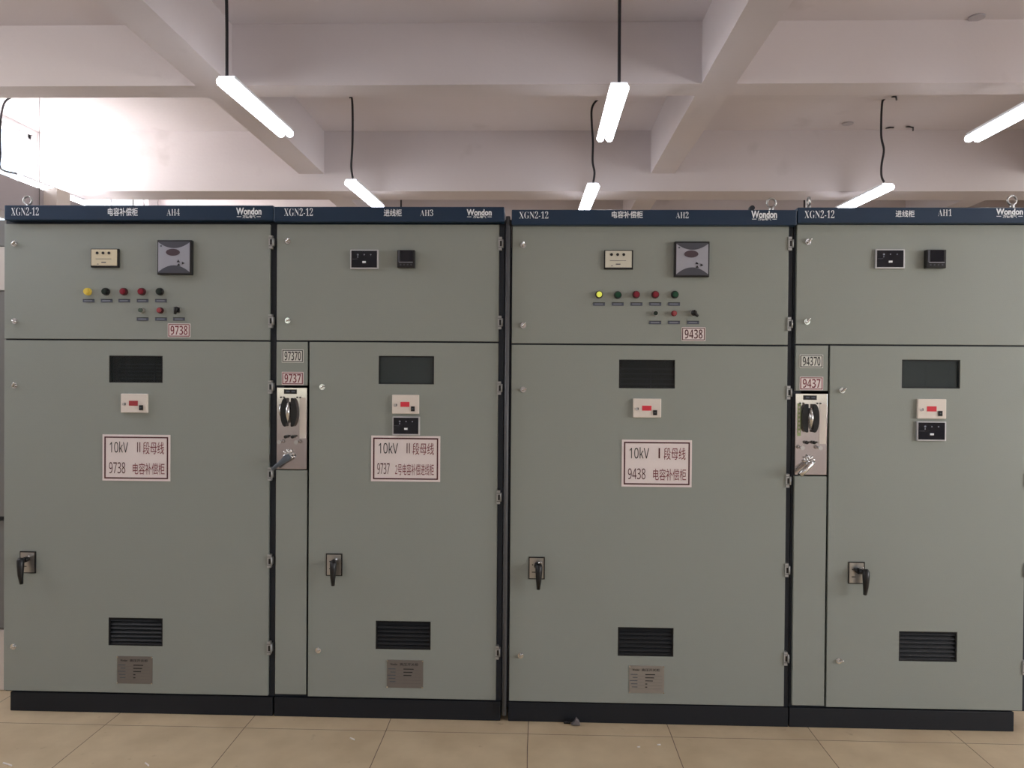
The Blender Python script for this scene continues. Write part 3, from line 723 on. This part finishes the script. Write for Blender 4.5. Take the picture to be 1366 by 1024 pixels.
lifting_eye(T4, (3.4453, 2.2916)[0], 0.1, (3.4439, 2.2684)[1], flat=True)
lifting_eye(T4, (4.3295, 2.2987)[0], 0.1, (4.3298, 2.2757)[1])

# grey filler strip standing in the gap between the second and third cabinets
f = MB(); xa = (2.1202, 1.1907)[0]
f.tube([(xa-0.003, -0.012, 0.035), (xa-0.002, -0.0125, 1.1), (xa-0.001, -0.012, 2.205)], 0.0095, seal_m, 12)
tF = thing('filler_strip', (xa, 0, 0.035), 'thin grey upright strip in the gap between cabinets AH3 and AH2', 'strip')
f.build('edge_trim', tF); MB().box(2.105, 2.133, 0.032, 0.05, 0.05, 2.2, frame_dark).build('added_gap_sheet', tF)  # dark sheet added to stop light showing through the gap

# neighbouring enclosure glimpsed at the left edge of the picture
tN = thing('wall_side_enclosure', (-0.4, 0.55, 0), 'narrow grey and white enclosure standing left of cabinet AH4', 'electrical cabinet')
xe0, xe1, ye = -0.62, -0.142, 0.22
b = MB(); b.box(xe0, xe1, ye+0.02, 0.95, 0.0, (-0.2870, 2.2379)[1], side_grey); b.build('body', tN)
b = MB(); b.box(xe0, xe1, ye, ye+0.02, (-0.2869, 2.1105)[1], (-0.2870, 2.2060)[1], side_grey); b.build('top_panel', tN)
b = MB(); b.box(xe0, xe1, ye, ye+0.02, (-0.2866, 1.9015)[1], (-0.2869, 2.1069)[1], side_white); b.build('white_panel', tN)
b = MB(); b.box(xe0, xe1, ye-0.01, ye+0.02, (-0.2851, 0.8317)[1], (-0.2866, 1.8944)[1], side_grey); b.box(xe0, xe1, ye-0.012, ye+0.02, (-0.2851, 0.8174)[1], (-0.2851, 0.8317)[1], black_gap); b.build('door', tN)
b = MB(); b.box(xe0, xe1, ye, ye+0.02, (-0.2844, 0.3035)[1], (-0.2851, 0.8103)[1], side_grey); b.build('lower_panel', tN)
b = MB(); b.box(xe0, xe1, ye, ye+0.02, (-0.2840, 0.0031)[1], (-0.2844, 0.2892)[1], side_white); b.build('white_panel', tN)

# ---------------------------------------------------------------- hanging lamps
LZ = 3.17
def make_lamp():
    t = thing('pendant_lamp', (0, 0, 0), 'x', 'lamp', 'twin-tube lamps hanging from the ceiling')
    MB().box(-0.05, 0.05, 0.03, 0.97, 0.014, 0.036, lamp_white).build('housing', t, bevel=0.003)
    for s in (-1, 1):
        MB().tube([(s*0.031, 0.026, 0.0), (s*0.031, 0.974, 0.0)], 0.025, tube_m, 16, round_=True).build('tube', t)
    return t
proto = make_lamp()
def copy_lamp(x, y, z, rz, cord, label, first=False, flip=False):
    if first: r = proto
    else:
        r = proto.copy(); COL.objects.link(r)
        for ch in list(proto.children):
            if ch.name.startswith('cord'): continue
            c = ch.copy(); COL.objects.link(c); c.parent = r
    r.location = (x, y, z); r.rotation_euler = (0, math.pi if flip else 0, rz); r['label'] = label
    from mathutils import Matrix, Euler
    M = (Matrix.Translation((x, y, z)) @ Euler((0, math.pi if flip else 0, rz)).to_matrix().to_4x4()).inverted()
    m = MB(); pts = [tuple(M @ Vector(p)) for p in smooth(cord)]
    m.tube(pts, 0.0095, cable_m, 8)
    me = m.build('cord'); me.parent = r
    return r
def smooth(p, n=6):
    P = [Vector(q) for q in p]; out = []
    for i in range(len(P)-1):
        a = P[max(i-1,0)]; b = P[i]; c = P[i+1]; d = P[min(i+2, len(P)-1)]
        for k in range(n):
            t = k/n
            out.append(0.5*((2*b)+(c-a)*t+(2*a-5*b+4*c-d)*t*t+(3*b-a-3*c+d)*t**3))
    out.append(P[-1]); return [tuple(q) for q in out]
def row1cord(x, y, dx):
    return [(x+dx, y+0.05, ZS+0.0), (x+dx*0.9, y+0.05, 3.75), (x+dx*0.5, y+0.05, 3.5), (x, y+0.04, LZ+0.08), (x, y+0.04, LZ+0.02)]
copy_lamp(0.475, 0.96, LZ, -0.035, row1cord(0.475, 0.96, -0.01), 'lit twin-tube lamp hanging above cabinet AH4, slanting down to the right in view', first=True)
copy_lamp(2.71, 1.08, LZ, 0.0, row1cord(2.71, 1.08, 0.0), 'lit twin-tube lamp above cabinet AH2, the larger and nearer of the two there')
copy_lamp(5.24, 1.1, LZ, 0.005, row1cord(5.24, 1.1, 0.01), 'lit twin-tube lamp cut by the right picture edge')
copy_lamp(0.635, 3.27, LZ, -0.05, [(0.6161, 3.3100, 3.9082), (0.6390, 3.3100, 3.8952), (0.6465, 3.3100, 3.7146), (0.6446, 3.3100, 3.4887), (0.6358, 3.3100, 3.3144), (0.6494, 3.3100, 3.2111)], 'lit twin-tube lamp just above the top edge of cabinet AH3')
copy_lamp(2.73, 3.40, LZ, 0.02, [(2.8201, 3.4400, 3.9404), (2.7552, 3.4400, 3.9211), (2.7134, 3.4400, 3.8496), (2.7145, 3.4400, 3.7193), (2.7257, 3.4400, 3.5564), (2.7238, 3.4400, 3.3935), (2.7410, 3.4400, 3.2956), (2.7319, 3.4400, 3.2108)], 'small lit twin-tube lamp low behind the top edge of cabinet AH2')
copy_lamp(5.27, 3.42, LZ, 0.05, [(5.3365, 3.4400, 3.9319), (5.2791, 3.4400, 3.9385), (5.2283, 3.4400, 3.9258), (5.2066, 3.4400, 3.8744), (5.2033, 3.4400, 3.6167), (5.2271, 3.4400, 3.4878), (5.2095, 3.4400, 3.3589), (5.2107, 3.4400, 3.2622), (5.2336, 3.4400, 3.2106)], 'lit twin-tube lamp just above the top edge of cabinet AH1')
# row beyond the deep beam: only the cords show
for u, lx, lb in ((177.5, (-2.5837, 3.5743)[0], 'lamp whose black cord shows above the name of cabinet AH4'), (535, (0.6344, 3.5763)[0], 'lamp whose black cord shows above the lettering of cabinet AH3'), (1073, (5.3508, 3.5793)[0], 'lamp whose black cord shows above the joint of cabinets AH2 and AH1')):
    copy_lamp(lx, 5.76, LZ, 0, [(lx, 5.8, ZS), (lx, 5.8, 3.6), (lx, 5.8, LZ+0.02)], lb)
# left bay: lamp lying on the trunking with its tubes towards the ceiling
LX = -2.25
copy_lamp(LX, 3.2, 3.19, 0, [(-2.3618, 3.3000, 3.9148), (-2.4152, 3.3000, 3.8693), (-2.4101, 3.2500, 3.7351), (-2.4199, 3.2500, 3.5730), (-2.4163, 3.2500, 3.4109), (-2.3918, 3.2200, 3.2731), (LX+0.0, 3.22, 3.23)], 'lit twin-tube lamp just above the trunking at the left edge')
# rows on the viewer's side of the room, over the aisle
for y, xs_ in ((-1.25, (-1.9, -0.2, 5.2, 7.7)), (-4.9, (-1.9, 0.5, 2.7, 5.2, 7.7))):
    for x in xs_:
        copy_lamp(x, y, LZ, 0, row1cord(x, y, 0.0), 'lamp over the aisle in front of the cabinets')

# trunking carried by rods in the left bay
t = thing('cable_trunking', (LX, 3.2, 2.9), 'pale grey cable trunking running away above cabinet AH4', 'trunking')
MB().box(LX-0.12, LX+0.12, 1.9, 9.0, 2.84, 3.135, duct_m).build('duct', t, bevel=0.004)
b = MB().box(LX+0.12, LX+0.24, 3.4, 3.6, 2.86, 3.15, side_white); tag(b.build('side_box', t), 'pale box on the side of the trunking')
for yy in (3.32, 6.2):
    MB().tube([(LX+0.135, yy, 2.8), (LX+0.135, yy, ZS)], 0.0035, rod_m, 8).build('hanging_rod', t)
    MB().box(LX-0.15, LX+0.15, yy-0.02, yy+0.02, 2.805, 2.84, rod_m).build('bracket', t)

# cut hooks and a round junction box on the slab
for nm, pts, lb in (('wire_hook', [(5.5841, 4.2159, 3.9200), (5.5817, 4.1305, 3.9000), (5.6239, 4.1465, 3.9050)], 'small black wire hook on the slab right of the long cord'),
                    ('wire_hook', [(5.7550, 4.1722, 3.9200), (5.7539, 4.1095, 3.9000), (5.7995, 4.1321, 3.9000), (5.8275, 4.1906, 3.8900)], 'bent black wire hook on the slab, farther right of the long cord'),
                    ('wire_hook', [(5.2606, 3.3700, 3.9200), (5.2669, 3.3141, 3.9000), (5.3059, 3.3860, 3.9000)], 'black wire end where the long cord meets the slab')):
    tag(MB().tube([tuple(q) for q in pts], 0.008, cable_m, 6).build(nm), lb, 'wire')
def junction(x, y, lb, r=0.05):
    q = (x, y); m = MB(); m.tube([(q[0], q[1], ZS-0.012), (q[0], q[1], ZS)], r, duct_m, 20)
    tag(m.build('junction_box'), lb, 'junction box')
junction(5.1595, 4.0578, 'round junction box cover on the slab between the crossing beams')
junction(5.1469, 1.8858, 'round junction box cover on the slab at the upper right')

# scraps and white flecks on the floor
q = (2.4295, -0.0196, 0.0000); m = MB()
m.prism([(q[0]-0.022, 0.004), (q[0]+0.02, 0.002), (q[0]+0.014, 0.02), (q[0]+0.002, 0.034), (q[0]-0.006, 0.018)], q[1]-0.012, q[1]+0.012, scrap_grey)
tag(m.build('plastic_scrap', bevel=0.003), 'small grey scrap on the floor against the plinth of cabinet AH2', 'scrap')
q = (2.3910, -0.0068, 0.0000); m = MB(); m.tube([(q[0]-0.012, q[1], 0.006), (q[0], q[1]-0.004, 0.008), (q[0]+0.014, q[1], 0.005)], 0.006, black_pl, 8)
tag(m.build('cable_scrap'), 'tiny black offcut beside the grey scrap on the floor', 'scrap')
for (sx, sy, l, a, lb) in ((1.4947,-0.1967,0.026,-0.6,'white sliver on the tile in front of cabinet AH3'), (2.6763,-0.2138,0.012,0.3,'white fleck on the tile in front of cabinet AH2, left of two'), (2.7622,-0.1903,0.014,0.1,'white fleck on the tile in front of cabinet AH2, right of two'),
                         (1.4559,0.0235,0.010,0.1,'white speck against the plinth of cabinet AH3'), (0.2205,-0.4681,0.05,-0.4,'pale sliver on the tile at the bottom left corner'), (0.7538,-0.4436,0.03,-0.7,'pale sliver on the tile in front of cabinet AH4')):
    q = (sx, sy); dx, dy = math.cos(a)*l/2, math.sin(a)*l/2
    tag(MB().tube([(q[0]-dx, q[1]-dy, 0.003), (q[0], q[1], 0.0035), (q[0]+dx, q[1]+dy, 0.003)], 0.003, fleck_white, 6).build('white_fleck'), lb, 'scrap')  # small white slivers and flecks on the tiles

# ---------------------------------------------------------------- daylight + camera
w = bpy.data.worlds.new('sky'); S.world = w; w.use_nodes = True
bg = w.node_tree.nodes['Background']; sk = w.node_tree.nodes.new('ShaderNodeTexSky'); sk.sky_type = 'NISHITA'; sk.sun_disc = False; sk.sun_elevation = math.radians(35)
w.node_tree.links.new(sk.outputs[0], bg.inputs[0]); bg.inputs[1].default_value = 0.4

cd = bpy.data.cameras.new('camera'); cam = bpy.data.objects.new('camera', cd); COL.objects.link(cam)
cd.sensor_fit = 'HORIZONTAL'; cd.sensor_width = 36; cd.lens = 36*1041.06/1366; cd.clip_start = 0.05
from mathutils import Matrix
M = [[0.999499, -0.007814, 0.030668, 2.245302], [0.03074, 0.009226, -0.999485, -3.401814], [0.007527, 0.999927, 0.009461, 1.511099], [0, 0, 0, 1]]
cam.matrix_world = Matrix(M)
S.camera = cam
S.cycles.use_denoising = True
S.cycles.max_bounces = 10; S.cycles.diffuse_bounces = 6; S.cycles.glossy_bounces = 4
S.cycles.sample_clamp_indirect = 8
